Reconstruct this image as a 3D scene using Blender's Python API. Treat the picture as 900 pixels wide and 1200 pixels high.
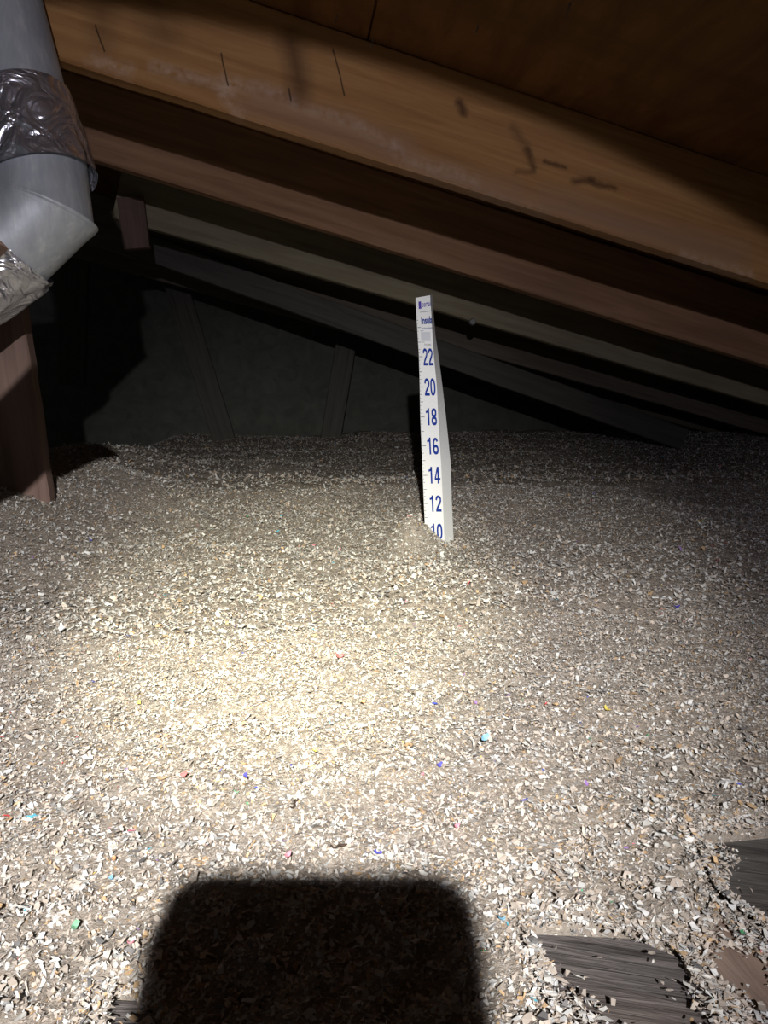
import bpy, bmesh, math, random
import numpy as np
from mathutils import Vector, Matrix

for o in list(bpy.data.objects): bpy.data.objects.remove(o)
S = bpy.context.scene
COL = S.collection
rng = np.random.default_rng(11)
random.seed(5)

# ------------------------------------------------------------------ camera
CAM = Vector((0, 0, .22))
PITCH, YAW, ROLL = math.radians(7.5), math.radians(-7.16), math.radians(-.77)
F = 883.0
fwd = Vector((-math.sin(YAW)*math.cos(PITCH), math.cos(YAW)*math.cos(PITCH), -math.sin(PITCH)))
rt = Vector((math.cos(YAW), math.sin(YAW), 0)); up = rt.cross(fwd)
rt, up = rt*math.cos(ROLL)+up*math.sin(ROLL), -rt*math.sin(ROLL)+up*math.cos(ROLL)
CR = Matrix((rt, up, -fwd)).transposed()
cd = bpy.data.cameras.new('camera'); cam = bpy.data.objects.new('camera', cd); COL.objects.link(cam)
cam.matrix_world = Matrix.Translation(CAM) @ CR.to_4x4()
cd.sensor_fit = 'VERTICAL'; cd.sensor_height = 24; cd.sensor_width = 18
cd.lens = F/1200*24; cd.clip_start = .02; cd.clip_end = 60
S.camera = cam

def ray(px, py): return fwd + rt*((px-450)/F) + up*((600-py)/F)
def onY(px, py, Y):                       # point seen at a pixel on the plane y = Y
    d = ray(px, py); return CAM + d*(Y/d.y)
def onZ(px, py, Z=0):                     # ... on the level z = Z
    d = ray(px, py); return CAM + d*((Z-CAM.z)/d.z)
def atD(px, py, D): return CAM + ray(px, py)*D

# ------------------------------------------------------------------ world, exposure
w = bpy.data.worlds.new('attic_dark'); S.world = w; w.use_nodes = True
w.node_tree.nodes['Background'].inputs[0].default_value = (.6, .68, .66, 1)
w.node_tree.nodes['Background'].inputs[1].default_value = .045
S.view_settings.view_transform = 'Standard'; S.view_settings.look = 'None'
S.view_settings.gamma = 1; S.view_settings.exposure = 0; S.view_settings.use_curve_mapping = False

# ------------------------------------------------------------------ the headlamp's light (one lamp: narrow warm core, wide cool spill)
LAMP = CAM + Vector((-.03, -.35, .243))
def spot(name, target, power, angle, blend, color, radius=.006):
    ld = bpy.data.lights.new(name, 'SPOT'); ld.energy = power; ld.color = color
    ld.spot_size = math.radians(angle); ld.spot_blend = blend; ld.shadow_soft_size = radius
    o = bpy.data.objects.new(name, ld); COL.objects.link(o)
    o.location = LAMP; o.rotation_euler = (target-LAMP).to_track_quat('-Z', 'Y').to_euler()
    return o
AZ, EL = math.radians(-11), math.radians(-46)            # the lamp is tilted down: its beam edge crosses the near rafter
AXIS = Vector((math.sin(AZ)*math.cos(EL), math.cos(AZ)*math.cos(EL), math.sin(EL)))
def reach(o, near, far):
    """the lamp's reflector throws more light forward than down at the wearer's feet"""
    ld = o.data; ld.use_nodes = True; nt = ld.node_tree; e = nt.nodes['Emission']
    g = nt.nodes.new('ShaderNodeNewGeometry'); sp = nt.nodes.new('ShaderNodeSeparateXYZ'); nt.links.new(g.outputs['Incoming'], sp.inputs[0])
    m = nt.nodes.new('ShaderNodeMapRange'); nt.links.new(sp.outputs['Z'], m.inputs[0])
    for k, v in zip((1, 2, 3, 4), (-.85, .15, near, far)): m.inputs[k].default_value = v
    nt.links.new(m.outputs[0], e.inputs['Strength'])
spot('headlamp_core', onZ(345, 690), 112, 27, 1.0, (1, .96, .68))
spot('headlamp_halo', onZ(340, 680), 98, 53, 1.0, (1, .96, .88))
o_spill = spot('headlamp_spill', LAMP+AXIS, 17, 120, .03, (.92, .88, 1), .009)
reach(o_spill, .17, 1.4)

# ------------------------------------------------------------------ materials
def new_mat(name):
    m = bpy.data.materials.new(name); m.use_nodes = True
    nt = m.node_tree; b = nt.nodes['Principled BSDF']
    return m, nt, b
def N(nt, typ, **kw):
    n = nt.nodes.new(typ)
    for k, v in kw.items():
        if k.startswith('_'): setattr(n, k[1:], v)
        else: n.inputs[k].default_value = v
    return n
def ramp(nt, fac, stops):
    r = nt.nodes.new('ShaderNodeValToRGB'); nt.links.new(fac, r.inputs[0])
    e = r.color_ramp.elements
    while len(e) < len(stops): e.new(.5)
    for el, (p, c) in zip(e, stops): el.position = p; el.color = (*c, 1) if len(c) == 3 else c
    return r.outputs[0]
def mixc(nt, fac, a, b, mode='MIX'):
    m = nt.nodes.new('ShaderNodeMix'); m.data_type = 'RGBA'; m.blend_type = mode
    for s, v in ((m.inputs[0], fac), (m.inputs[6], a), (m.inputs[7], b)):
        if isinstance(v, (float, int)): s.default_value = v
        elif isinstance(v, tuple): s.default_value = (*v, 1)
        else: nt.links.new(v, s)
    return m.outputs[2]
def mth(nt, op, a, b=None, c=None):
    m = nt.nodes.new('ShaderNodeMath'); m.operation = op
    for s, v in zip(m.inputs, (a, b, c)):
        if v is None: continue
        if isinstance(v, (float, int)): s.default_value = v
        else: nt.links.new(v, s)
    return m.outputs[0]
def bump(nt, b, h, strength=.3, dist=.002):
    n = nt.nodes.new('ShaderNodeBump'); n.inputs['Strength'].default_value = strength
    n.inputs['Distance'].default_value = dist
    nt.links.new(h, n.inputs['Height']); nt.links.new(n.outputs[0], b.inputs['Normal'])

def wood(name, light, mid, dark, scale=1.0, rough=.7, blotch=(.3, .18, .1), blotch_amt=.4, stains=None, grain=(1.2, 24, 24), bs=.4, spec=.25):
    m, nt, b = new_mat(name); L = nt.links
    tc = N(nt, 'ShaderNodeTexCoord')
    mp = N(nt, 'ShaderNodeMapping'); mp.inputs['Scale'].default_value = tuple(g*scale for g in grain)
    L.new(tc.outputs['Object'], mp.inputs[0])
    n1 = N(nt, 'ShaderNodeTexNoise', Scale=2.2, Detail=6, Roughness=.6, Distortion=.8); L.new(mp.outputs[0], n1.inputs[0])
    col = ramp(nt, n1.outputs[0], [(.28, dark), (.5, mid), (.72, light)])
    mp2 = N(nt, 'ShaderNodeMapping'); mp2.inputs['Scale'].default_value = (3, 9, 9); L.new(tc.outputs['Object'], mp2.inputs[0])
    n2 = N(nt, 'ShaderNodeTexNoise', Scale=1.1, Detail=4, Roughness=.6); L.new(mp2.outputs[0], n2.inputs[0])
    f2 = ramp(nt, n2.outputs[0], [(.45, (0, 0, 0)), (.7, (1, 1, 1))])
    col = mixc(nt, mth(nt, 'MULTIPLY', f2, blotch_amt), col, blotch)
    if stains: col = stains(nt, tc, col)
    L.new(col, b.inputs['Base Color'])
    b.inputs['Roughness'].default_value = rough; b.inputs['Specular IOR Level'].default_value = spec
    bump(nt, b, n1.outputs[0], bs, .002)
    return m

SL = .2719; ALPHA = math.atan(SL); HB = CAM.z+.4796; YR1 = 1.363; SP = .61; RD = .184
def rl(px, py):                            # a point seen on the near rafter's face -> the rafter's own length / height
    p = onY(px, py, YR1)-Vector((.25, YR1, HB-SL*.25))
    return p.x*math.cos(ALPHA)-p.z*math.sin(ALPHA), p.x*math.sin(ALPHA)+p.z*math.cos(ALPHA)
def seg_mask(nt, X, Z, a, b, w_):
    """1 on the segment a-b fading to 0 at distance w_"""
    ex, ez = b[0]-a[0], b[1]-a[1]; L2 = ex*ex+ez*ez
    dx = mth(nt, 'SUBTRACT', X, a[0]); dz = mth(nt, 'SUBTRACT', Z, a[1])
    t = mth(nt, 'DIVIDE', mth(nt, 'ADD', mth(nt, 'MULTIPLY', dx, ex), mth(nt, 'MULTIPLY', dz, ez)), L2)
    t = mth(nt, 'MINIMUM', mth(nt, 'MAXIMUM', t, 0), 1)
    qx = mth(nt, 'SUBTRACT', dx, mth(nt, 'MULTIPLY', t, ex)); qz = mth(nt, 'SUBTRACT', dz, mth(nt, 'MULTIPLY', t, ez))
    d = mth(nt, 'SQRT', mth(nt, 'ADD', mth(nt, 'MULTIPLY', qx, qx), mth(nt, 'MULTIPLY', qz, qz)))
    return mth(nt, 'MAXIMUM', mth(nt, 'SUBTRACT', 1, mth(nt, 'DIVIDE', d, w_)), 0)
def near_rafter_stains(nt, tc, col):
    """knots, drying cracks and a chalky water line on the big rafter (object space, metres)"""
    L = nt.links
    sp = N(nt, 'ShaderNodeSeparateXYZ'); L.new(tc.outputs['Object'], sp.inputs[0])
    def noise(sc):
        n = N(nt, 'ShaderNodeTexNoise', Scale=sc, Detail=5, Roughness=.65); L.new(tc.outputs['Object'], n.inputs[0]); return n
    nz, nf = noise(14), noise(70)
    sc = N(nt, 'ShaderNodeSeparateColor'); L.new(nz.outputs['Color'], sc.inputs[0])
    def wob(v, ch, amt): return mth(nt, 'ADD', v, mth(nt, 'MULTIPLY', mth(nt, 'SUBTRACT', sc.outputs[ch], .5), amt))
    X, Z = wob(sp.outputs['X'], 0, .03), wob(sp.outputs['Z'], 1, .03)
    chalk = [((104, 68), (150, 84)), ((180, 80), (270, 104)), ((262, 94), (345, 118)), ((345, 122), (420, 148)), ((420, 148), (462, 172)), ((462, 172), (470, 186)), ((262, 112), (280, 128)), ((480, 190), (560, 214)), ((560, 230), (640, 252)), ((800, 300), (880, 322))]
    for a, b in chalk:
        e = seg_mask(nt, X, Z, rl(*a), rl(*b), .017)
        e = mth(nt, 'MULTIPLY', mth(nt, 'MULTIPLY', e, ramp(nt, nf.outputs[0], [(.35, (0, 0, 0)), (.62, (1, 1, 1))])), .5)
        col = mixc(nt, e, col, (.66, .50, .38))
    # grey-mauve staining under the water line
    for a, b in (((300, 118), (470, 178)), ((640, 240), (860, 300)), ((500, 205), (600, 235))):
        e = mth(nt, 'MULTIPLY', seg_mask(nt, X, Z, rl(*a), rl(*b), .045), .45)
        col = mixc(nt, e, col, (.34, .22, .17))
    # dark blotches and knots: line a-b, width, strength
    for a, b, w_, amt in (((342, 52), (350, 104), .035, .75), ((118, 10), (122, 45), .04, .4), ((180, 5), (190, 40), .05, .4),
                          ((538, 122), (543, 132), .012, .95), ((602, 150), (616, 178), .013, .45), ((614, 176), (624, 198), .009, .75), ((604, 204), (624, 202), .008, .5),
                          ((636, 189), (662, 199), .006, .85), ((672, 214), (694, 211), .011, .8), ((692, 212), (720, 220), .009, .8)):
        e = mth(nt, 'MULTIPLY', seg_mask(nt, X, Z, rl(*a), rl(*b), w_), amt)
        col = mixc(nt, e, col, (.09, .04, .018))
    X2, Z2 = wob(sp.outputs['X'], 0, .008), sp.outputs['Z']
    for a, b in (((260, 63), (267, 100)), ((390, 58), (398, 86)), ((398, 86), (404, 112)), ((112, 30), (122, 60)), ((338, 104), (341, 118))):
        e = mth(nt, 'MULTIPLY', seg_mask(nt, X2, Z2, rl(*a), rl(*b), .0022), 1.0)
        col = mixc(nt, mth(nt, 'MINIMUM', e, .9), col, (.03, .014, .008))
    return col

M = {}
M['rafter_near'] = wood('rafter_near', (.50, .28, .11), (.41, .21, .078), (.29, .135, .046), blotch=(.42, .23, .10), stains=near_rafter_stains)
M['rafter'] = wood('rafter_brown', (.52, .31, .18), (.42, .235, .13), (.29, .155, .085), blotch=(.28, .17, .12))
M['rafter_pale'] = wood('rafter_pale', (.46, .41, .28), (.39, .34, .23), (.30, .25, .165), blotch=(.25, .2, .15))
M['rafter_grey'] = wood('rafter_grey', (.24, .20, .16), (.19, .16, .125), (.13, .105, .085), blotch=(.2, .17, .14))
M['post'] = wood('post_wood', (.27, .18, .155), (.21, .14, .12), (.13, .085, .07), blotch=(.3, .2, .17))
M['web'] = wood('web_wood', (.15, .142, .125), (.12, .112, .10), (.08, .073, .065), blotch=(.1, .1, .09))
M['sheet'] = wood('plywood_underside', (.27, .13, .045), (.215, .098, .032), (.145, .06, .019), grain=(9, 2.0, 9), blotch=(.14, .06, .02), blotch_amt=.7)
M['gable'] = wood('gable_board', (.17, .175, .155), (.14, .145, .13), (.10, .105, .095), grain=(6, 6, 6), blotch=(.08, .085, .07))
M['weathered'] = wood('weathered_plank', (.24, .215, .21), (.12, .108, .108), (.035, .03, .03), grain=(7, 110, 60), blotch=(.22, .17, .14), bs=1.0)
M['dark_plank'] = wood('dark_plank', (.16, .15, .145), (.10, .095, .09), (.05, .045, .045), grain=(10, 70, 60), blotch=(.12, .09, .08), bs=.7)
M['brown_plank'] = wood('brown_plank', (.36, .27, .22), (.28, .205, .165), (.17, .12, .10), grain=(8, 60, 60), blotch=(.22, .19, .18), bs=.6)

def flat_mat(name, col, rough=.6, metal=0, spec=.3, **k):
    m, nt, b = new_mat(name)
    nz = N(nt, 'ShaderNodeTexNoise', Scale=k.get('ns', 60), Detail=4); tc = N(nt, 'ShaderNodeTexCoord'); nt.links.new(tc.outputs['Object'], nz.inputs[0])
    v = k.get('var', .12)
    c = mixc(nt, nz.outputs[0], tuple(x*(1-v) for x in col), tuple(min(1, x*(1+v)) for x in col))
    nt.links.new(c, b.inputs['Base Color'])
    b.inputs['Roughness'].default_value = rough; b.inputs['Metallic'].default_value = metal; b.inputs['Specular IOR Level'].default_value = spec
    return m
M['card'] = flat_mat('white_card', (.68, .70, .73), .5, var=.02)
M['ink'] = flat_mat('blue_ink', (.003, .028, .26), .6, var=.05, spec=.1)
M['ink_purple'] = flat_mat('purple_ink', (.06, .035, .33), .5, var=.05)
M['ink_grey'] = flat_mat('grey_ink', (.16, .17, .22), .6, var=.05)
M['box_tint'] = flat_mat('pale_blue_box', (.50, .53, .60), .6, var=.03)
M['black'] = flat_mat('black_plastic', (.015, .015, .017), .35, var=.1)
M['steel'] = flat_mat('dull_steel', (.5, .5, .5), .35, metal=.9)
M['drywall'] = flat_mat('drywall', (.45, .43, .40), .9)
M['twig'] = flat_mat('dark_twig', (.06, .04, .03), .8)

def galvanized():
    m, nt, b = new_mat('galvanized_steel'); L = nt.links
    tc = N(nt, 'ShaderNodeTexCoord')
    v = N(nt, 'ShaderNodeTexVoronoi', Scale=90); L.new(tc.outputs['Object'], v.inputs[0])
    n = N(nt, 'ShaderNodeTexNoise', Scale=26, Detail=6, Roughness=.7); L.new(tc.outputs['Object'], n.inputs[0])
    mp = N(nt, 'ShaderNodeMapping'); mp.inputs['Scale'].default_value = (60, 60, 9); L.new(tc.outputs['Object'], mp.inputs[0])
    n3 = N(nt, 'ShaderNodeTexNoise', Scale=1, Detail=5, Roughness=.7); L.new(mp.outputs[0], n3.inputs[0])
    c = ramp(nt, n3.outputs[0], [(.3, (.42, .46, .51)), (.55, (.54, .58, .62)), (.72, (.74, .77, .77))])
    c = mixc(nt, mth(nt, 'MULTIPLY', v.outputs['Color'], .15), c, (.6, .6, .62))
    L.new(c, b.inputs['Base Color'])
    b.inputs['Metallic'].default_value = .3
    r = ramp(nt, n.outputs[0], [(.3, (.42,)*3), (.7, (.62,)*3)]); L.new(r, b.inputs['Roughness'])
    bump(nt, b, n.outputs[0], .25, .001)
    return m
def foil():
    m, nt, b = new_mat('foil_tape'); L = nt.links
    tc = N(nt, 'ShaderNodeTexCoord')
    n = N(nt, 'ShaderNodeTexNoise', Scale=16, Detail=3, Roughness=.5, Distortion=1.5); L.new(tc.outputs['Object'], n.inputs[0])
    v = N(nt, 'ShaderNodeTexVoronoi', Scale=38, _feature='SMOOTH_F1'); L.new(tc.outputs['Object'], v.inputs[0])
    add = mth(nt, 'ADD', mth(nt, 'MULTIPLY', mth(nt, 'ABSOLUTE', mth(nt, 'SUBTRACT', n.outputs[0], .5)), 3), mth(nt, 'MULTIPLY', v.outputs[0], .8))
    b.inputs['Base Color'].default_value = (.90, .91, 1, 1)
    b.inputs['Metallic'].default_value = .88; b.inputs['Roughness'].default_value = .30
    bump(nt, b, add, .8, .008)
    return m
M['galv'] = galvanized(); M['foil'] = foil()

def insul_base():
    m, nt, b = new_mat('cellulose_fluff'); L = nt.links
    tc = N(nt, 'ShaderNodeTexCoord')
    n = N(nt, 'ShaderNodeTexNoise', Scale=150, Detail=6, Roughness=.75); L.new(tc.outputs['Object'], n.inputs[0])
    n2 = N(nt, 'ShaderNodeTexNoise', Scale=14, Detail=3, Roughness=.6); L.new(tc.outputs['Object'], n2.inputs[0])
    v = N(nt, 'ShaderNodeTexVoronoi', Scale=110, Randomness=1); L.new(tc.outputs['Object'], v.inputs[0])
    c = ramp(nt, n.outputs[0], [(.3, (.30, .265, .235)), (.5, (.45, .405, .36)), (.7, (.62, .575, .525))])
    c = mixc(nt, mth(nt, 'MULTIPLY', n2.outputs[0], .45), c, (.42, .34, .28))
    L.new(c, b.inputs['Base Color']); b.inputs['Roughness'].default_value = 1; b.inputs['Specular IOR Level'].default_value = 0
    bump(nt, b, n.outputs[0], .9, .008)
    return m
def flake_mat():
    m, nt, b = new_mat('paper_flakes'); L = nt.links
    a = N(nt, 'ShaderNodeAttribute', _attribute_name='tint'); L.new(a.outputs['Color'], b.inputs['Base Color'])
    b.inputs['Roughness'].default_value = .75; b.inputs['Specular IOR Level'].default_value = .2
    return m
M['fluff'] = insul_base(); M['flake'] = flake_mat()

# ------------------------------------------------------------------ object helpers
def tag(o, label=None, cat=None, group=None, kind=None):
    for k, v in (('label', label), ('category', cat), ('group', group), ('kind', kind)):
        if v: o[k] = v
    return o
def empty(name, loc):
    o = bpy.data.objects.new(name, None); COL.objects.link(o); o.location = loc; o.empty_display_size = .05
    return o
def link(name, me, mat, parent=None, smooth=False):
    o = bpy.data.objects.new(name, me); COL.objects.link(o)
    if mat is not None and not me.materials: me.materials.append(mat)
    if parent:
        bpy.context.view_layer.update()
        o.parent = parent
    if smooth:
        me.polygons.foreach_set('use_smooth', [True]*len(me.polygons))
    return o
def pym(name, verts, faces):
    me = bpy.data.meshes.new(name); me.from_pydata([tuple(v) for v in verts], [], faces); me.update(); return me
def local(o, parent_loc):                   # mesh given in world metres -> local to a parent Empty without rotation
    o.data.transform(Matrix.Translation(-Vector(parent_loc))); return o

def bar_mesh(L, W, D, seg=24, rough=.0015, seed=0, z0=0.0):
    """lumber: length L along X, W along Y, D along Z, edges eased, faces slightly uneven"""
    r = random.Random(seed); bm = bmesh.new(); c = .003
    prof = [(-W/2+c, 0), (W/2-c, 0), (W/2, c), (W/2, D-c), (W/2-c, D), (-W/2+c, D), (-W/2, D-c), (-W/2, c)]
    rings = []
    for i in range(seg+1):
        x = -L/2 + L*i/seg; dz = r.uniform(-rough, rough)
        rings.append([bm.verts.new((x, y + r.uniform(-rough, rough)*.5, z+z0+dz)) for y, z in prof])
    for a, b in zip(rings, rings[1:]):
        for k in range(8): bm.faces.new((a[k], a[(k+1) % 8], b[(k+1) % 8], b[k]))
    bm.faces.new(rings[0][::-1]); bm.faces.new(rings[-1])
    bmesh.ops.recalc_face_normals(bm, faces=bm.faces)
    me = bpy.data.meshes.new('lumber'); bm.to_mesh(me); bm.free(); return me

# ------------------------------------------------------------------ the insulation surface
def lattice(cell, seed):
    r = np.random.default_rng(seed); g = r.random((256, 256))*2-1
    def f(x, y):
        u = x/cell+100.3; v = y/cell+90.7; i = np.floor(u).astype(int); j = np.floor(v).astype(int)
        a = u-i; b = v-j; a = a*a*(3-2*a); b = b*b*(3-2*b)
        G = lambda p, q: g[p % 256, q % 256]
        return (G(i, j)*(1-a)+G(i+1, j)*a)*(1-b)+(G(i, j+1)*(1-a)+G(i+1, j+1)*a)*b
    return f
n_big, n_mid, n_sml, n_fin, n_tin, n_gr = (lattice(c, s) for c, s in ((.85, 3), (.27, 4), (.085, 5), (.028, 6), (.011, 7), (.0075, 8)))
def sstep(a, b, t): t = np.clip((t-a)/(b-a), 0, 1); return t*t*(3-2*t)

# boards bare of insulation near the hatch: corner pixels on the ground level
PLANKS = {
 'weathered': [(606, 1092), (742, 1098), (800, 1122), (900, 1262), (672, 1290)],
 'brown':     [(800, 1122), (836, 1062), (1000, 1215), (1000, 1330), (900, 1262)],
 'dark':      [(806, 990), (985, 972), (1010, 1225), (836, 1062)],
 'left':      [(118, 1168), (172, 1172), (196, 1290), (96, 1290)],
}
ZP = {'weathered': -.003, 'brown': .001, 'dark': -.006, 'left': -.002}
PXY = {k: [tuple(onZ(px, py, ZP[k]))[:2] for px, py in v] for k, v in PLANKS.items()}
def poly_sd(x, y, P):                      # signed distance, negative inside
    d = np.full(x.shape, 1e9); inside = np.zeros(x.shape, bool); n = len(P)
    for i in range(n):
        ax, ay = P[i]; bx, by = P[(i+1) % n]
        ex, ey = bx-ax, by-ay; t = np.clip(((x-ax)*ex+(y-ay)*ey)/(ex*ex+ey*ey), 0, 1)
        d = np.minimum(d, np.hypot(x-ax-t*ex, y-ay-t*ey))
        c = ((ay > y) != (by > y)) & (x < (bx-ax)*(y-ay)/((by-ay) if by != ay else 1e-9)+ax)
        inside ^= c
    return np.where(inside, -d, d)
RULER = atD(512, 630, 1.30)
CRA = onY(60, 577, 1.55); CRB = onY(185, 513, 3.3)
def plank_mask(x, y):
    m = np.full(x.shape, 9.0)
    near = (y < .7)
    for P in PXY.values():
        s = np.full(x.shape, 9.0); s[near] = poly_sd(x[near], y[near], P); m = np.minimum(m, s)
    return m
def ground(x, y, detail=True):
    x = np.asarray(x, float); y = np.asarray(y, float)
    z = .085*sstep(1.6, 4.3, y)
    far = sstep(.3, 1.6, y)
    z = z + n_big(x, y)*.030*far + n_mid(x, y)*(.004+.013*far) + n_sml(x, y)*(.0045+.003*far)
    if detail: z = z + n_fin(x, y)*.0035 + n_tin(x, y)*.0026 + n_gr(x, y)*.0014
    # slope up on the left towards the post, mound round the foot of the ruler
    z = z + .155*sstep(-.10, -.70, x)*sstep(.5, 1.45, y)*(1-sstep(2.2, 3.2, y))
    z = z + .020*2.8*np.exp(-(((x-RULER.x+.05)/.036)**2+((y-RULER.y+.04)/.045)**2))
    # beyond the left crest the bed falls away into the dark
    ex, ey = CRB.x-CRA.x, CRB.y-CRA.y; L_ = math.hypot(ex, ey)
    side = ((y-CRA.y)*ex-(x-CRA.x)*ey)/L_ + n_mid(x, y)*.06
    z = z - .24*sstep(0, .55, side)*sstep(CRB.x+.35, CRB.x-.15, x)
    pm = plank_mask(x, y)
    z = z + .004*sstep(.03, .004, pm)*(pm > -.02) - .026*sstep(.004, -.003, pm) 
    return z
def gz(x, y): return float(ground(np.array([x]), np.array([y]))[0])

def build_insulation():
    V = []; Fc = []; base = 0
    def grid(xs, ys):
        nonlocal base
        X, Y = np.meshgrid(xs, ys); Z = ground(X, Y); nx, ny = len(xs), len(ys)
        V.append(np.stack([X.ravel(), Y.ravel(), Z.ravel()], 1))
        i = np.arange(nx-1); j = np.arange(ny-1); I, J = np.meshgrid(i, j)
        a = (J*nx+I+base).ravel(); Fc.append(np.stack([a, a+1, a+nx+1, a+nx], 1)); base += nx*ny
    # nested strips with spacing that grows away from the camera
    grid(np.arange(-.55, .85, .0035), np.arange(.05, .86, .0035))
    grid(np.linspace(-.55, -2.0, 60)[::-1], np.linspace(.05, .8565, 40))
    grid(np.linspace(.8465, 2.4, 60), np.linspace(.05, .8565, 40))
    ys = [.8495]
    while ys[-1] < 4.58: ys.append(ys[-1]+.006*ys[-1])
    grid(np.concatenate([np.linspace(-3.4, -1.8, 30)[:-1], np.arange(-1.8, 2.6, .0105), np.linspace(2.6, 3.2, 12)]), np.array(ys))
    V = np.concatenate(V); Fc = np.concatenate(Fc)

    # ---- loose flakes, a few millimetres each
    def sample(n, y0, y1, wy):
        y = y0+(y1-y0)*rng.random(int(n*2.2))
        keep = rng.random(len(y)) < (.62*y+.16)/(.62*y1+.16); y = y[keep][:n]
        c = .126*y                                       # centre line of the view
        x = c+(rng.random(len(y))*2-1)*(.62*y+.16); return x, y
    def flakes(n, y0, y1, lo, hi, lift, kinds, tl=.42, xy=None, lim=-.004):
        x, y = sample(n, y0, y1, None) if xy is None else xy; n = len(x)
        pm = plank_mask(x, y) + np.abs(n_fin(x, y))*.014 + n_tin(x, y)*.003
        k = (pm > lim) | (rng.random(n) < .03*(pm > -.012)+.010)
        onpl = plank_mask(x, y)[k] < 0
        x, y = x[k], y[k]; n = len(x)
        z = ground(x, y)
        zz = np.where(onpl, .006, 0)
        z = np.where(onpl, np.maximum(z, 0)+.004, z)
        s = lo*(hi/lo)**(rng.random(n)**1.5); asp = .14+.55*rng.random(n)
        th = rng.random(n)*2*math.pi; tilt = np.abs(rng.normal(0, tl, n)); tilt = np.where(onpl, tilt*.3, tilt); td = rng.random(n)*2*math.pi
        ux = np.stack([np.cos(th), np.sin(th), np.zeros(n)], 1); uy = np.stack([-np.sin(th), np.cos(th), np.zeros(n)], 1)
        ax = np.stack([np.cos(td), np.sin(td), np.zeros(n)], 1)
        def rot(v):
            c = np.cos(tilt)[:, None]; s_ = np.sin(tilt)[:, None]
            return v*c+np.cross(ax, v)*s_+ax*(ax*v).sum(1)[:, None]*(1-c)
        uz = rot(np.tile([0, 0, 1.], (n, 1))); ux = rot(ux); uy = rot(uy)
        P = np.stack([x, y, z+lift*s*rng.random(n)], 1)
        curl = rng.normal(0, .22, n)
        # six points: a bent, ragged chip of two quads
        pts = [(-.5, -.42), (0, -.5), (.5, -.35), (.5, .4), (0, .5), (-.5, .36)]
        out = []
        for (a, b) in pts:
            aa = (a+rng.normal(0, .14, n))*s; bb = (b+rng.normal(0, .17, n))*s*asp
            cz = curl*s*(abs(a) > .1)+rng.normal(0, .03, n)*s
            out.append(P+ux*aa[:, None]+uy*bb[:, None]+uz*cz[:, None])
        W = np.stack(out, 1).reshape(-1, 3)
        b0 = np.arange(n)*6
        Q = np.stack([np.stack([b0, b0+1, b0+4, b0+5], 1), np.stack([b0+1, b0+2, b0+3, b0+4], 1)], 1).reshape(-1, 4)
        # tints
        patch = n_sml(x*1.3+7, y*1.3)*.5+n_mid(x+3, y)*.5
        r = rng.random(n); C = np.zeros((n, 3))
        tan = np.array([.54, .475, .42]); br = rng.random(n)
        C[:] = tan*(.65+.55*br)[:, None]*(1+patch*np.array([.28]) )[:, None] if False else tan*((.62+.6*br)*(1+patch*.25))[:, None]
        ochre = rng.random(n) < .10+.12*np.maximum(patch, 0); C[ochre] = np.array([.50, .35, .21])*(.7+.5*br[ochre])[:, None]
        wh = r < kinds; g = .50+.27*rng.random(n)
        cool = rng.random(n)[:, None]
        C[wh] = (g[:, None]*(np.array([1.0, .98, .93])*(1-cool)+np.array([.95, .97, 1.0])*cool))[wh]
        gr = (r > .94); C[gr] = (np.array([.22, .215, .22])*(.5+br)[:, None])[gr]
        hues = np.array([[.08, .12, .62], [.75, .10, .10], [.85, .62, .08], [.10, .45, .62], [.75, .22, .30], [.12, .42, .20], [.35, .2, .55]])
        cc = rng.random(n) < .0022; C[cc] = hues[rng.integers(0, 7, cc.sum())]
        return W, Q, C
    parts = []
    parts.append(flakes(215000, .10, .75, .0009, .0029, .6, .24))
    parts.append(flakes(75000, .10, .75, .0019, .0048, .9, .42, .5))
    parts.append(flakes(210000, .75, 1.9, .0016, .0048, .6, .28))
    parts.append(flakes(65000, .75, 1.9, .0035, .0080, .8, .55, .6))
    parts.append(flakes(90000, 1.9, 4.5, .005, .0120, .7, .45, .75))
    # the little banks along the boards and before the ruler need their own cover
    xe, ye = sample(420000, .10, .62, None); pe = plank_mask(xe, ye); ke = (pe > -.006) & (pe < .006); xe, ye = xe[ke], ye[ke]
    parts.append(flakes(0, 0, 0, .0010, .0040, .8, .35, .7, (xe, ye), -.005))
    xe, ye = rng.normal(RULER.x-.045, .035, 4200), rng.normal(RULER.y-.045, .045, 4200)
    parts.append(flakes(0, 0, 0, .0018, .0060, .7, .45, .6, (xe, ye)))
    nb = len(V); off = nb; VV = [V]; FF = [Fc]; CC = [np.tile([.4, .33, .27], (len(Fc), 1))]
    for W, Q, C in parts:
        VV.append(W); FF.append(Q+off); off += len(W); CC.append(np.repeat(C, 2, 0))
    VV = np.concatenate(VV).astype(np.float32); FF = np.concatenate(FF).astype(np.int32); CC = np.concatenate(CC)
    me = bpy.data.meshes.new('cellulose_insulation')
    me.vertices.add(len(VV)); me.vertices.foreach_set('co', VV.ravel())
    me.loops.add(FF.size); me.loops.foreach_set('vertex_index', FF.ravel())
    me.polygons.add(len(FF)); me.polygons.foreach_set('loop_start', np.arange(0, FF.size, 4, dtype=np.int32))
    me.materials.append(M['fluff']); me.materials.append(M['flake'])
    mi = np.zeros(len(FF), np.int32); mi[len(Fc):] = 1; me.polygons.foreach_set('material_index', mi)
    sm = np.zeros(len(FF), bool); sm[:len(Fc)] = True; me.polygons.foreach_set('use_smooth', sm)
    a = me.attributes.new('tint', 'FLOAT_COLOR', 'FACE')
    a.data.foreach_set('color', np.concatenate([CC, np.ones((len(CC), 1))], 1).astype(np.float32).ravel())
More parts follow.
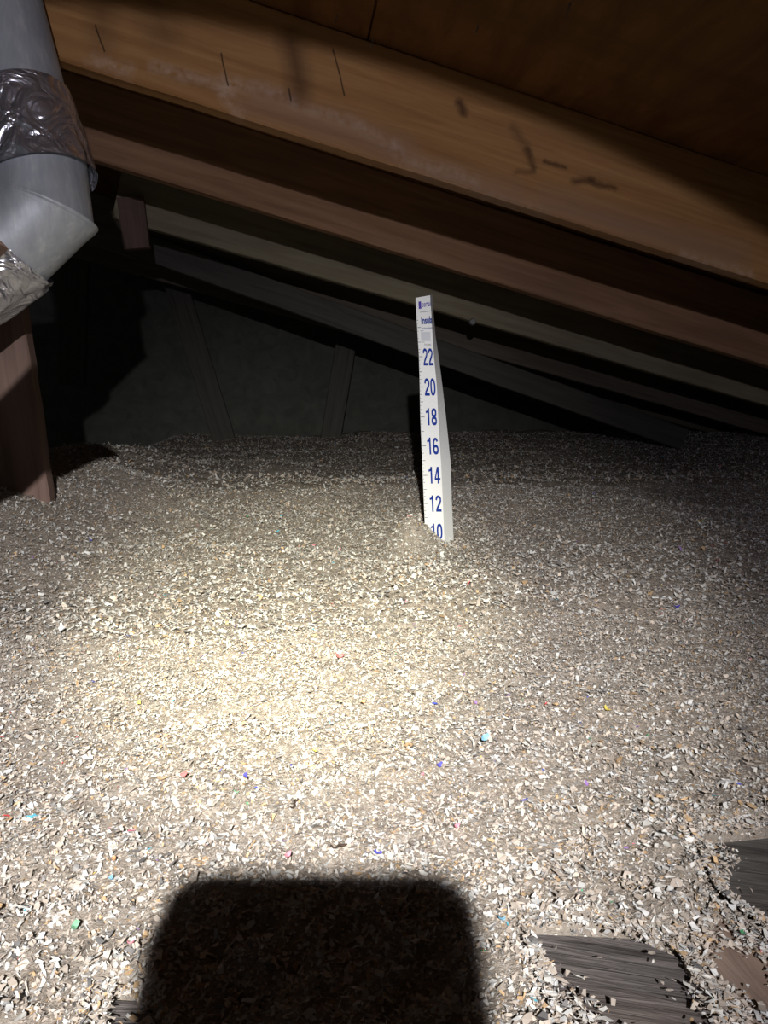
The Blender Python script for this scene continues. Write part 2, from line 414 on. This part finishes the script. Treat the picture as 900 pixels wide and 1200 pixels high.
    me.update(calc_edges=True)
    o = bpy.data.objects.new('cellulose_insulation', me); COL.objects.link(o)
    tag(o, 'deep bed of loose shredded-paper insulation, off-white and tan flakes covering the attic floor', 'insulation', kind='stuff')
build_insulation()

# ------------------------------------------------------------------ setting: floor, gable wall, roof
def slab(name, x0, x1, y0, y1, z0, z1, mat, parent=None):
    v = [(x, y, z) for z in (z0, z1) for y in (y0, y1) for x in (x0, x1)]
    me = pym(name, v, [(0, 2, 3, 1), (4, 5, 7, 6), (0, 1, 5, 4), (2, 6, 7, 3), (0, 4, 6, 2), (1, 3, 7, 5)])
    return link(name, me, mat, parent)
fl = slab('floor', -3.5, 3.3, -1.0, 5.2, -.28, -.262, M['drywall']); tag(fl, kind='structure')

dirx = Vector((math.cos(ALPHA), 0, -math.sin(ALPHA))); dirn = Vector((math.sin(ALPHA), 0, math.cos(ALPHA)))
def roof_pt(x, y, n=0.0): return Vector((x, y, HB-SL*x)) + dirn*n        # n above the rafters' undersides
RROT = Matrix.Rotation(ALPHA, 3, 'Y')

# ceiling: plywood sheets laid over the rafters
ce = slab('ceiling', -2.6, 3.0, -1.0, 5.2, .0135, .020, M['sheet'])
ce.matrix_world = Matrix.Translation(roof_pt(0, 0, RD)) @ RROT.to_4x4(); tag(ce, kind='structure')
def hit_roof(px, py, n=RD):
    d = ray(px, py); p0 = roof_pt(0, 0, n); return CAM + d*((p0-CAM).dot(dirn)/d.dot(dirn))
seam = (hit_roof(437, 20)-roof_pt(0, 0, RD)).dot(dirx)
for ix in range(-1, 2):
    for iy in range(-1, 4):
        x0 = seam+ix*2.44; x1 = x0+2.44
        y0 = YR1+.019-1.22+iy*1.22; y1 = y0+1.22
        if x0 > 2.9 or x1 < -2.6 or y1 < -.9: continue
        link_ = slab('plywood_sheet', max(x0, -2.6)+.002, min(x1, 3.0)-.002, max(y0, -1.0)+.0015, min(y1, 5.15)-.0015, 0, .012, M['sheet'], ce)
for (px, py, ln) in ((668, 4, .022), (437, 46, .014), (395, 18, .012), (560, 30, .012)):     # roofing nails poking through
    p = hit_roof(px, py)
    me = bpy.data.meshes.new('nail_tip'); bm = bmesh.new()
    bmesh.ops.create_cone(bm, cap_ends=True, segments=8, radius1=.0006, radius2=.0018, depth=ln); bm.to_mesh(me); bm.free()
    q = (p-roof_pt(0, 0, RD)); me.transform(Matrix.Translation((q.dot(dirx), q.y, -ln/2)))
    link('nail_tip', me, M['steel'], ce)

wb = slab('wall_back', -3.4, 3.2, 4.62, 4.66, -.26, 1.75, M['gable']); tag(wb, kind='structure')

# rafters, nearest first
def rafter(Y, mat, label, dn=0.0, ang=0.0, L=4.3, seed=0, xc=.25):
    me = bar_mesh(L, .038, RD-dn, 40, .0012, seed)
    o = link('rafter', me, M[mat])
    o.matrix_world = Matrix.Translation(roof_pt(xc, Y, dn)) @ (Matrix.Rotation(ALPHA+ang, 3, 'Y')).to_4x4()
    tag(o, label, 'rafter', 'roof rafters'); return o
r1 = rafter(YR1+.019, 'rafter_near', 'nearest and biggest orange-brown rafter with cracks, knots and a chalky water line', seed=2)
rafter(YR1+SP+.019, 'rafter', ang=.0086, dn=.006, label='second rafter down, a reddish-brown strip behind the big near rafter', seed=3)
rafter(YR1+2*SP+.019, 'rafter_pale', 'third rafter down, a pale yellowish strip passing behind the top of the ruler', dn=.002, seed=4, L=3.2, xc=1.01)
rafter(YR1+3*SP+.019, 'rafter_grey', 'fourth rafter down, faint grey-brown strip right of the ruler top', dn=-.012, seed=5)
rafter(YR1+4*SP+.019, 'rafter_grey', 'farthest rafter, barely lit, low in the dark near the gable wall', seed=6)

# ------------------------------------------------------------------ webs and beam of the far truss
def board_between(name, a, b, W, T, mat, seed=0, parent=None, view=Vector((0, 1, 0))):
    a = Vector(a); b = Vector(b); d = (b-a); L = d.length; d.normalize()
    y = view - d*view.dot(d); y.normalize(); z = d.cross(y)
    me = bar_mesh(L, T, W, 16, .001, seed, z0=-W/2)
    o = link(name, me, mat, parent)
    o.matrix_world = Matrix.Translation((a+b)/2) @ Matrix((d, y, z)).transposed().to_4x4()
    return o
def meas(px0, py0, px1, py1, Y): return (onY(px0, py0, Y)-onY(px1, py1, Y)).length
YB = 3.12
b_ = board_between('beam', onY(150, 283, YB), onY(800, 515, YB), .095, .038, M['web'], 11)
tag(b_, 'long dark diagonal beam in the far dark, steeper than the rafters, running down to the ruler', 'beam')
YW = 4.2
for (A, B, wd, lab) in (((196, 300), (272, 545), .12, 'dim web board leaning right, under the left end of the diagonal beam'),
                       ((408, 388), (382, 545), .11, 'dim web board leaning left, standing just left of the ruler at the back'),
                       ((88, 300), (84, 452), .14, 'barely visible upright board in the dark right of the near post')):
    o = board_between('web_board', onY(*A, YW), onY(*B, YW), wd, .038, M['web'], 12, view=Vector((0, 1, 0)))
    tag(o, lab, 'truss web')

a_, b_ = onY(153, 232, 2.55), onY(161, 292, 2.55)
o = board_between('wood_block', a_, b_, .080, .03, M['post'], 31)
tag(o, 'short reddish block at the left end of the pale third rafter', 'wood block')

# near post at the left
YP = 1.41
p_top = onY(-20, 250, YP); p_bot = onY(37, 640, YP)
o = board_between('wooden_post', p_top, p_bot, .095, .038, M['post'], 21)
tag(o, 'reddish wooden post at the left edge below the duct, standing in the insulation', 'post')

# ------------------------------------------------------------------ ducting
def tube_along(path, R, seg=48, rad_fn=None, arc=(0, 2*math.pi), cap=False):
    """sweep a circle along a path of points; rad_fn(i, angle) gives extra radius"""
    P = [Vector(p) for p in path]; n = len(P); rings = []
    T0 = (P[1]-P[0]).normalized(); ref = Vector((0, 1, 0)); ref = (ref-T0*ref.dot(T0)).normalized()
    bm = bmesh.new()
    for i in range(n):
        T = (P[min(i+1, n-1)]-P[max(i-1, 0)]).normalized(); ref = (ref-T*ref.dot(T)).normalized(); s = T.cross(ref)
        ring = []
        m = seg if arc[1]-arc[0] > 6.28 else seg+1
        for k in range(m):
            a = arc[0]+(arc[1]-arc[0])*k/seg
            r = R+(rad_fn(i, a) if rad_fn else 0)
            ring.append(bm.verts.new(P[i]+(ref*math.cos(a)+s*math.sin(a))*r))
        rings.append(ring)
    for a, b in zip(rings, rings[1:]):
        m = len(a)
        for k in range(m if arc[1]-arc[0] > 6.28 else m-1): bm.faces.new((a[k], a[(k+1) % m], b[(k+1) % m], b[k]))
    me = bpy.data.meshes.new('tube'); bm.to_mesh(me); bm.free()
    me.polygons.foreach_set('use_smooth', [True]*len(me.polygons)); return me
DD = 1.10; RDU = .0705
top = atD(-118, -420, DD); mid = atD(40, 180, DD)
cpx = [(40, 180), (48, 246), (2, 291), (-62, 337), (-160, 398)]
ctr = [atD(px, py, DD) for (px, py) in cpx]
dt = empty('galvanized_duct', mid)
tag(dt, 'round galvanized vent duct with crinkled foil tape, bending out of view at upper left', 'duct')
pipe = [top.lerp(mid, t/14) for t in range(15)]
local(link('pipe', tube_along(pipe+[mid.lerp(ctr[1], .3)], RDU-.004), M['galv'], dt), mid)
def miter_tube(a, b, na, nb, R, k=10, seg=56, grow=0.0):
    """straight tube a-b whose ends are cut by planes with normals na, nb"""
    T = (b-a).normalized(); ref = Vector((0, 1, 0)); ref = (ref-T*ref.dot(T)).normalized(); q = T.cross(ref)
    V = []
    for i in range(k+1):
        t = i/k
        for j in range(seg):
            an = 2*math.pi*j/seg; off = (ref*math.cos(an)+q*math.sin(an))
            r = R+grow*max(0, 1-min(i, k-i)/1.5)
            o_ = off*r
            pa = a+o_; pa = pa-T*((pa-a).dot(na)/T.dot(na))
            pb = b+o_; pb = pb-T*((pb-b).dot(nb)/T.dot(nb))
            V.append(pa.lerp(pb, t))
    Fs = [(i*seg+j, i*seg+(j+1) % seg, (i+1)*seg+(j+1) % seg, (i+1)*seg+j) for i in range(k) for j in range(seg)]
    me = pym('gore', V, Fs); me.polygons.foreach_set('use_smooth', [True]*len(Fs)); return me
dirs = [(b-a).normalized() for a, b in zip(ctr, ctr[1:])]
nrm = [dirs[0]]+[(a+b).normalized() for a, b in zip(dirs, dirs[1:])]+[dirs[-1]]
for gi in range(4):
    local(link('elbow_gore', miter_tube(ctr[gi], ctr[gi+1], nrm[gi], nrm[gi+1], RDU, grow=.0015), M['galv'], dt), mid)
for gi in (1, 2, 3):                                   # crimped seam between two gores: two narrow ridges
    for q_ in (-.0042, .0042):
        a = ctr[gi]+dirs[gi]*(q_-.0028); b = ctr[gi]+dirs[gi]*(q_+.0028)
        local(link('seam_ridge', miter_tube(a, b, nrm[gi], nrm[gi], RDU+.0012, k=4, grow=-.001), M['galv'], dt), mid)
def dense(pts, k=6):
    out = []
    for a, b in zip(pts, pts[1:]): out += [a.lerp(b, t/k) for t in range(k)]
    return out+[pts[-1]]
def crinkle(seed, amp):
    r = random.Random(seed)
    ws = [(r.uniform(3, 14), r.uniform(-1.2, 1.2), r.uniform(0, 6.28), r.uniform(.3, 1)) for _ in range(9)]
    def f(i, a): return amp*sum(abs(math.sin(k*a*.5+q*i*.35+ph))*w_ for k, q, ph, w_ in ws)/3.2
    return f
# wide tape collar over the pipe / elbow joint
tA = atD(24.5, 116, DD); tB = atD(48, 208, DD)
cf = crinkle(7, .0060)
local(link('foil_tape', tube_along([tA.lerp(tB, t/22) for t in range(23)], RDU-.003, 160, rad_fn=lambda i, a: cf(i, a)*(.3+.7*math.sin(math.pi*min(1, (i+1)/14)*.5))+.004*(i/22)), M['foil'], dt), mid)
cf2 = crinkle(5, .0016)
local(link('foil_tape', tube_along([tA.lerp(tB, .80+.25*t/7) for t in range(8)], RDU+.0034, 120, rad_fn=lambda i, a: cf2(i, a)+.0005*i*(1+.4*math.sin(a*3))), M['foil'], dt), mid)
# patch of tape under the elbow
cf3 = crinkle(9, .006)
tp3 = dense([ctr[2].lerp(ctr[1], .18), ctr[2], ctr[3], ctr[3].lerp(ctr[4], .6)], 9)
local(link('foil_tape', tube_along(tp3, RDU+.0015, 130, rad_fn=lambda i, a: cf3(i, a)), M['foil'], dt), mid)

# unseen board added off the left edge only to band the post with shadow
def shadow_of(px, py, Y, yc):
    p = onY(px, py, Y); return LAMP+(p-LAMP)*((yc-LAMP.y)/(Y-LAMP.y))
c1 = (shadow_of(62, 425, YP, .55)+shadow_of(62, 532, YP, .55))*.5; c2 = (shadow_of(0, 495, YP, .55)+shadow_of(0, 585, YP, .55))*.5
o = board_between('shadow_board', c1-(c2-c1)*.3, c1+(c2-c1)*5.2, .072, .03, M['post'], 41)
tag(o, 'unseen slanting board added outside the left edge to shade the post', 'shadow_board')

# ------------------------------------------------------------------ depth ruler
def interp(t, ks, vs): return float(np.interp(t, ks, vs))
# inches -> picture height of the marks, edges measured on the card
TI = [-2, 10, 12, 14, 16, 18, 20, 22, 26.05]
TY = [815, 623, 590, 557, 522.5, 488.5, 453.5, 418, 349]
YK = [349, 370, 395, 418, 453, 488, 522, 545, 590, 640, 815]
XL = [487, 488, 489.6, 491, 492, 492.6, 494, 495, 496.8, 499, 506]
XF = [504, 505.5, 507, 508.5, 512, 513.5, 515.5, 517, 519, 521, 528]
XR = [506.5, 508, 510.5, 514, 518.5, 522.5, 526, 528.3, 529.5, 532, 540]
DZ = [.030, .029, .028, .026, .024, .022, .020, .019, .018, .018, .018]
BASE_D = 1.30
def rp(t, u):
    """point on the card: t inches up, u 0..1 across the printed face, 1..2 across the folded flange"""
    y = interp(t, TI, TY); xl, xf, xr, dz = (interp(y, YK, a) for a in (XL, XF, XR, DZ))
    ytilt = (interp(y, YK, [-3, -2]+[0]*9)) * (u if u < 1 else 1)
    dep = BASE_D
    if u <= 1: return atD(xl+(xf-xl)*u, y+ytilt, dep+.004*(1-u))
    return atD(xf+(xr-xf)*(u-1), y+ytilt-(1.0 if t > 25 else 0)*(u-1), dep+dz*(u-1))
ru = empty('depth_ruler', atD(512, 640, BASE_D)); R0 = Vector(ru.location)
tag(ru, 'white folded cardboard insulation depth ruler with blue inch numbers standing in the insulation', 'ruler')
def card(name, us, mat, toff=.0006, t0=-2, t1=26.05, n=64):
    ts = np.linspace(t0, t1, n); V = []; Fs = []
    for t in ts:
        for u in us: V.append(rp(t, u))
    k = len(us); nb = len(V)
    V += [v - ray(510, 480).normalized()*-toff for v in V]
    for i in range(n-1):
        for j in range(k-1):
            a = i*k+j; Fs.append((a, a+1, a+k+1, a+k)); b = a+nb; Fs.append((b, b+k, b+k+1, b+1))
    rim = [j for j in range(k)]+[i*k+k-1 for i in range(1, n)]+[(n-1)*k+j for j in range(k-2, -1, -1)]+[i*k for i in range(n-2, 0, -1)]
    for a, b in zip(rim, rim[1:]+rim[:1]): Fs.append((b, a, a+nb, b+nb))
    me = pym(name, V, Fs); return local(link(name, me, mat, ru), R0)
card('printed_face', [0, .5, 1.0], M['card'])
card('folded_flange', [1.0, 1.5, 2.0], M['card'])
INCHY = .0254
def width_at(t): return (rp(t, 1)-rp(t, 0)).length
def stamp(name, flat, mat, off=.0008):
    """flat: mesh with x = 0..2 across the card (face units) and y in inches, laid on the card"""
    tow = -ray(510, 480).normalized()*off
    for v in flat.vertices:
        v.co = rp(v.co.y, v.co.x)+tow
    flat.materials.clear(); return local(link(name, flat, mat, ru), R0)
def text_mesh(s, bold=.0):
    c = bpy.data.curves.new('t', 'FONT'); c.body = s; c.size = 1; c.offset = bold; c.resolution_u = 4
    o = bpy.data.objects.new('t', c); COL.objects.link(o); bpy.context.view_layer.update()
    me = bpy.data.meshes.new_from_object(o.evaluated_get(bpy.context.evaluated_depsgraph_get()))
    bpy.data.objects.remove(o); bpy.data.curves.remove(c)
    bm = bmesh.new(); bm.from_mesh(me); bmesh.ops.triangulate(bm, faces=bm.faces)
    bmesh.ops.subdivide_edges(bm, edges=[e for e in bm.edges if e.calc_length() > .3], cuts=1)
    bm.to_mesh(me); bm.free(); return me
def put_text(name, s, t, u0, u1, hgt, mat, bold=0):
    me = text_mesh(s, bold)
    xs = [v.co.x for v in me.vertices]; ys = [v.co.y for v in me.vertices]
    x0, x1, y0, y1 = min(xs), max(xs), min(ys), max(ys)
    for v in me.vertices:
        v.co.x = u0+(v.co.x-x0)/(x1-x0)*(u1-u0); v.co.y = t+((v.co.y-y0)/(y1-y0)-.5)*hgt; v.co.z = 0
    return stamp(name, me, M[mat])
def stroke(bm, pts, w_, close=False):
    """flat band of constant width along a polyline"""
    n = len(pts); P = [Vector((*p, 0)) for p in pts]; L_, R_ = [], []
    for i in range(n):
        a = P[i-1] if (i > 0 or close) else P[i]; b = P[(i+1) % n] if (i < n-1 or close) else P[i]
        d = (b-a).normalized(); q = Vector((-d.y, d.x, 0))*w_/2
        L_.append(bm.verts.new(P[i]+q)); R_.append(bm.verts.new(P[i]-q))
    for i in range(n if close else n-1):
        k = (i+1) % n; bm.faces.new((L_[i], R_[i], R_[k], L_[k]))
def oval(cx, cy, rx, ry, a0=0, a1=360, n=24, p=.8):
    out = []
    for k in range(n+(a1-a0 != 360)):
        a = math.radians(a0+(a1-a0)*k/n); c, s_ = math.cos(a), math.sin(a)
        out.append((cx+rx*math.copysign(abs(c)**p, c), cy+ry*math.copysign(abs(s_)**p, s_)))
    return out
SW = .26
def digit(bm0, ch, x0):
    bm = bmesh.new(); a, b = SW/2, .90-SW/2; m = .45
    if ch == '1': stroke(bm, [(.56, 1.6), (.56, 0)], SW); stroke(bm, [(.56, 1.40), (.36, 1.28), (.12, 1.22)], .20)
    if ch == '0': stroke(bm, oval(m, .8, .32, .67), SW, True)
    if ch == '8': stroke(bm, oval(m, .43, .32, .30), SW, True); stroke(bm, oval(m, 1.17, .29, .30), SW, True)
    if ch == '6': stroke(bm, oval(m, .46, .32, .33), SW, True); stroke(bm, [(a, .5), (a, 1.0), (a+.04, 1.25), (.3, 1.42), (m, 1.47), (.62, 1.42), (.75, 1.22)], SW)
    if ch == '2': stroke(bm, [(a, 1.12), (a+.03, 1.32), (.3, 1.45), (m, 1.47), (.62, 1.43), (b, 1.28), (b+.01, 1.08), (.68, .86), (.44, .58), (.26, .34), (a+.06, .06)], SW); stroke(bm, [(.05, .12), (.90, .12)], .24)
    if ch == '4': stroke(bm, [(.60, 1.6), (.60, 0)], SW); stroke(bm, [(.52, 1.55), (.14, .52)], .20); stroke(bm, [(.03, .44), (.92, .44)], .22)
    for v in bm.verts: v.co.x += x0
    me = bpy.data.meshes.new('d'); bm.to_mesh(me); bm.free(); bm0.from_mesh(me); bpy.data.meshes.remove(me)
def numeral(s_, t, u0, u1, hgt):
    bm = bmesh.new()
    for k, ch in enumerate(s_): digit(bm, ch, k*1.02)
    for v in bm.verts: v.co.x = u0+v.co.x/1.92*(u1-u0); v.co.y = t+(v.co.y/1.6-.5)*hgt
    me = bpy.data.meshes.new('numeral'); bm.to_mesh(me); bm.free()
    return stamp('numeral', me, M['ink'])
for nmb in range(0, 24, 2):
    if nmb < 8: continue
    numeral(str(nmb), nmb, .27, .92, 1.16)
def rects(name, rs, mat):
    V = []; Fs = []
    for (u0, u1, t0, t1) in rs:
        b = len(V); V += [(u0, t0, 0), (u1, t0, 0), (u1, t1, 0), (u0, t1, 0)]; Fs.append((b, b+1, b+2, b+3))
    return stamp(name, pym(name, V, Fs), M[mat])
tk = []
for q in range(8*4, 25*4):
    t = q/4
    ln = .24 if q % 8 == 0 else (.17 if q % 4 == 0 else (.10 if q % 2 == 0 else .06))
    tk.append((.02, ln, t-.022, t+.022))
rects('tick_marks', tk, 'ink_grey')['kind'] = 'stuff'
rects('logo_mark', [(.18, .36, 25.25, 25.75)], 'ink_purple')
put_text('maker_name', 'certai', 25.52, .40, 1.0, .36, 'ink_purple', .01)
put_text('title_word', 'Insula', 24.45, .30, 1.05, .50, 'ink', .035)
for q_ in ((.25, 1.0, 25.0, 25.03), (.2, 1.1, 23.75, 23.78), (.2, 1.1, 22.98, 23.01)): rects('rule_line', [q_], 'ink_grey')
put_text('small_print', 'insulation depth', 23.93, .28, 1.0, .16, 'ink', .0)
rects('note_box', [(.22, .86, 22.0+1.08, 23.68)], 'box_tint')
put_text('small_print', 'inches', 22.85, .42, .86, .17, 'ink_grey', .0)

# ------------------------------------------------------------------ planks by the hatch
def plank(name, key, mat, thick, label, dirpx):
    P = PXY[key]; z = ZP[key]
    a = onZ(*dirpx[0], z); b = onZ(*dirpx[1], z); ang = math.atan2(b.y-a.y, b.x-a.x)
    cx = sum(p[0] for p in P)/len(P); cy = sum(p[1] for p in P)/len(P)
    bm = bmesh.new(); R = Matrix.Rotation(-ang, 2)
    pts = [R @ Vector((p[0]-cx, p[1]-cy)) for p in P]
    vs = [bm.verts.new((p.x, p.y, 0)) for p in pts]
    f = bm.faces.new(vs)
    if f.normal.z < 0 or f.calc_area() == 0: f.normal_flip()
    r = bmesh.ops.extrude_face_region(bm, geom=[f])
    for v in [g for g in r['geom'] if isinstance(g, bmesh.types.BMVert)]: v.co.z -= thick
    bmesh.ops.recalc_face_normals(bm, faces=bm.faces)
    bmesh.ops.bevel(bm, geom=list(bm.edges), offset=.0012, segments=2, affect='EDGES')
    me = bpy.data.meshes.new(name); bm.to_mesh(me); bm.free()
    o = link(name, me, M[mat]); o.matrix_world = Matrix.Translation((cx, cy, z)) @ Matrix.Rotation(ang, 4, 'Z')
    return tag(o, label, 'plank')
plank('plank', 'weathered', 'weathered', .038, 'weathered grey board with strong grain, bare at the bottom right beside the phone shadow', ((650, 1130), (780, 1150)))
plank('plank', 'brown', 'brown_plank', .044, 'dusty brown board in the bottom right corner, between the grey and the dark board', ((836, 1075), (930, 1180)))
plank('plank', 'dark', 'dark_plank', .03, 'dark grey board at the right edge, above the brown one', ((820, 1010), (900, 1020)))
plank('plank', 'left', 'weathered', .038, 'small grey board end at the bottom left of the phone shadow', ((118, 1190), (190, 1190)))

# ------------------------------------------------------------------ coloured scraps that stand out
def scrap(px, py, size, col, label, asp=.6, seed=0):
    r = random.Random(seed+px)
    p = onZ(px, py, .0)
    for _ in range(4): p = onZ(px, py, gz(p.x, p.y)+.004)
    key = 'scrap_'+'_'.join(str(c) for c in col)
    if key not in M: M[key] = flat_mat(key, col, .6, var=.15, ns=300)
    th = r.uniform(0, 3.1); V = []; n = 9
    for k in range(n):
        a = 2*math.pi*k/n; rr = size*.42*r.uniform(.7, 1.1)
        V.append((math.cos(a)*rr, math.sin(a)*rr*asp, .25*size*abs(math.cos(a))**2))
    V.append((0, 0, 0)); top_n = len(V)
    V += [(x, y, z-.0004) for x, y, z in V]
    Fs = [(k, (k+1) % n, n) for k in range(n)]+[((k+1) % n+top_n, k+top_n, n+top_n) for k in range(n)]+[((k+1) % n, k, k+top_n, (k+1) % n+top_n) for k in range(n)]
    o = link('paper_scrap', pym('scrap', V, Fs), M[key]); o.location = p+Vector((0, 0, .002)); o.rotation_euler = (r.uniform(.3, .8), r.uniform(-.3, .3), th)
    tag(o, label, 'paper scrap', 'coloured paper scraps in the insulation')
BL = (.10, .10, .55); RE = (.66, .17, .17); YE = (.75, .62, .14); LB = (.22, .45, .62); PK = (.70, .26, .33); GN = (.20, .44, .28); OR = (.72, .36, .18)
for s in ((287, 913, .0068, BL, 'violet-blue scrap left of centre, above the left half of the phone shadow'),
          (215, 911, .0060, RE, 'red scrap to the left of the violet-blue one'),
          (397, 771, .0110, RE, 'small red scrap in the brightest part of the insulation'),
          (369, 883, .0050, YE, 'yellow sliver in the middle, below the light blue scrap'),
          (388, 851, .0055, LB, 'small light blue scrap below the bright centre'),
          (443, 1004, .0062, BL, 'deep blue scrap at the top edge of the phone shadow'),
          (337, 1006, .0050, PK, 'pink scrap at the top edge of the phone shadow'),
          (277, 932, .0040, GN, 'tiny green scrap just below the violet-blue one'),
          (793, 713, .0085, BL, 'dark blue scrap far right at mid height'),
          (711, 834, .0080, YE, 'long yellow sliver to the right of centre'),
          (515, 900, .0055, BL, 'little blue scrap right of centre'),
          (163, 827, .0065, YE, 'yellow scrap at the left, in the pale flakes'),
          (568, 868, .0085, LB, 'pale blue scrap right of centre, above the little blue one'),
          (425, 826, .0075, OR, 'orange curl just under the bright centre'),
          (130, 1034, .0045, LB, 'light blue scrap at the left of the phone shadow'),
          (133, 1011, .0040, OR, 'orange scrap above the light blue one at the left'),
          (153, 1110, .0040, PK, 'pinkish red scrap near the left edge of the phone shadow'),
          (88, 1090, .0060, GN, 'pale green scrap low on the left'),
          (535, 972, .0045, PK, 'pink scrap above the right corner of the phone shadow'),
          (588, 1082, .0050, LB, 'blue-white scrap beside the right edge of the phone shadow')):
    scrap(*s)
for (px, py, ln, rot, lab) in ((397, 991, .0085, .1, 'short dark wood crumb just above the phone shadow'),
                               (345, 942, .010, 1.2, 'thin dark twig lying upright in the picture, above the phone shadow')):
    p = onZ(px, py, gz(*tuple(onZ(px, py, 0))[:2])+.005)
    me = tube_along([Vector((t*ln/6, .0008*math.sin(t*1.3), .0007*math.cos(t*2))) for t in range(-3, 4)], .0006, 8, rad_fn=lambda i, a: .0003*math.sin(a*2+i)-.0004*(abs(i-3)/3)**2)
    o = link('twig', me, M['twig']); o.location = p; o.rotation_euler = (0, 0, rot); tag(o, lab, 'twig')

# pale disc added on the third rafter for a small round spot
p = onY(554, 377, YR1+2*SP-.003)
me = bpy.data.meshes.new('pale_disc'); bm = bmesh.new()
bmesh.ops.create_cone(bm, cap_ends=True, segments=20, radius1=.013, radius2=.009, depth=.006, matrix=Matrix.Rotation(math.pi/2, 4, 'X')); bm.to_mesh(me); bm.free()
o = link('pale_disc', me, M['steel']); o.location = p; tag(o, 'small round pale disc added low on the third rafter, right of the ruler top', 'round_disc')

# ------------------------------------------------------------------ the phone that takes the picture and the headlamp that lights it (both behind the lens)
def rounded_slab(W, H, T, r, seg=8):
    bm = bmesh.new(); vs = []
    for (cx, cy, a0) in ((W/2-r, H/2-r, 0), (-W/2+r, H/2-r, 90), (-W/2+r, -H/2+r, 180), (W/2-r, -H/2+r, 270)):
        for k in range(seg+1):
            a = math.radians(a0+90*k/seg); vs.append(bm.verts.new((cx+r*math.cos(a), cy+r*math.sin(a), 0)))
    f = bm.faces.new(vs); ex = bmesh.ops.extrude_face_region(bm, geom=[f])
    for v in [g for g in ex['geom'] if isinstance(g, bmesh.types.BMVert)]: v.co.z += T
    bmesh.ops.recalc_face_normals(bm, faces=bm.faces)
    me = bpy.data.meshes.new('slab'); bm.to_mesh(me); bm.free(); return me
ph = empty('phone', CAM); ph.matrix_world = Matrix.Translation(CAM) @ CR.to_4x4()
tag(ph, 'black phone held at the lens, whose shadow falls at the bottom of the picture', 'phone')
body = rounded_slab(.0750, .155, .008, .012); body.transform(Matrix.Translation((-.0102, -.0680, .004))); link('phone_body', body, M['black'], ph)
scr = rounded_slab(.071, .148, .0004, .009); scr.transform(Matrix.Translation((-.0102, -.0680, .0121))); link('screen', scr, M['black'], ph)
hl = empty('headlamp', LAMP); hl.rotation_euler = (onZ(420, 640)-LAMP).to_track_quat('-Z', 'Y').to_euler()
tag(hl, 'small black headlamp above and behind the phone', 'headlamp')
for nm, r_, d_, z_, mt in (('housing', .024, .03, .030, 'black'), ('reflector', .018, .004, .0125, 'steel')):
    me = bpy.data.meshes.new(nm); bm = bmesh.new()
    bmesh.ops.create_cone(bm, cap_ends=True, segments=32, radius1=r_, radius2=r_*.85, depth=d_); bm.to_mesh(me); bm.free()
    me.transform(Matrix.Translation((0, 0, z_))); link(nm, me, M[mt], hl)
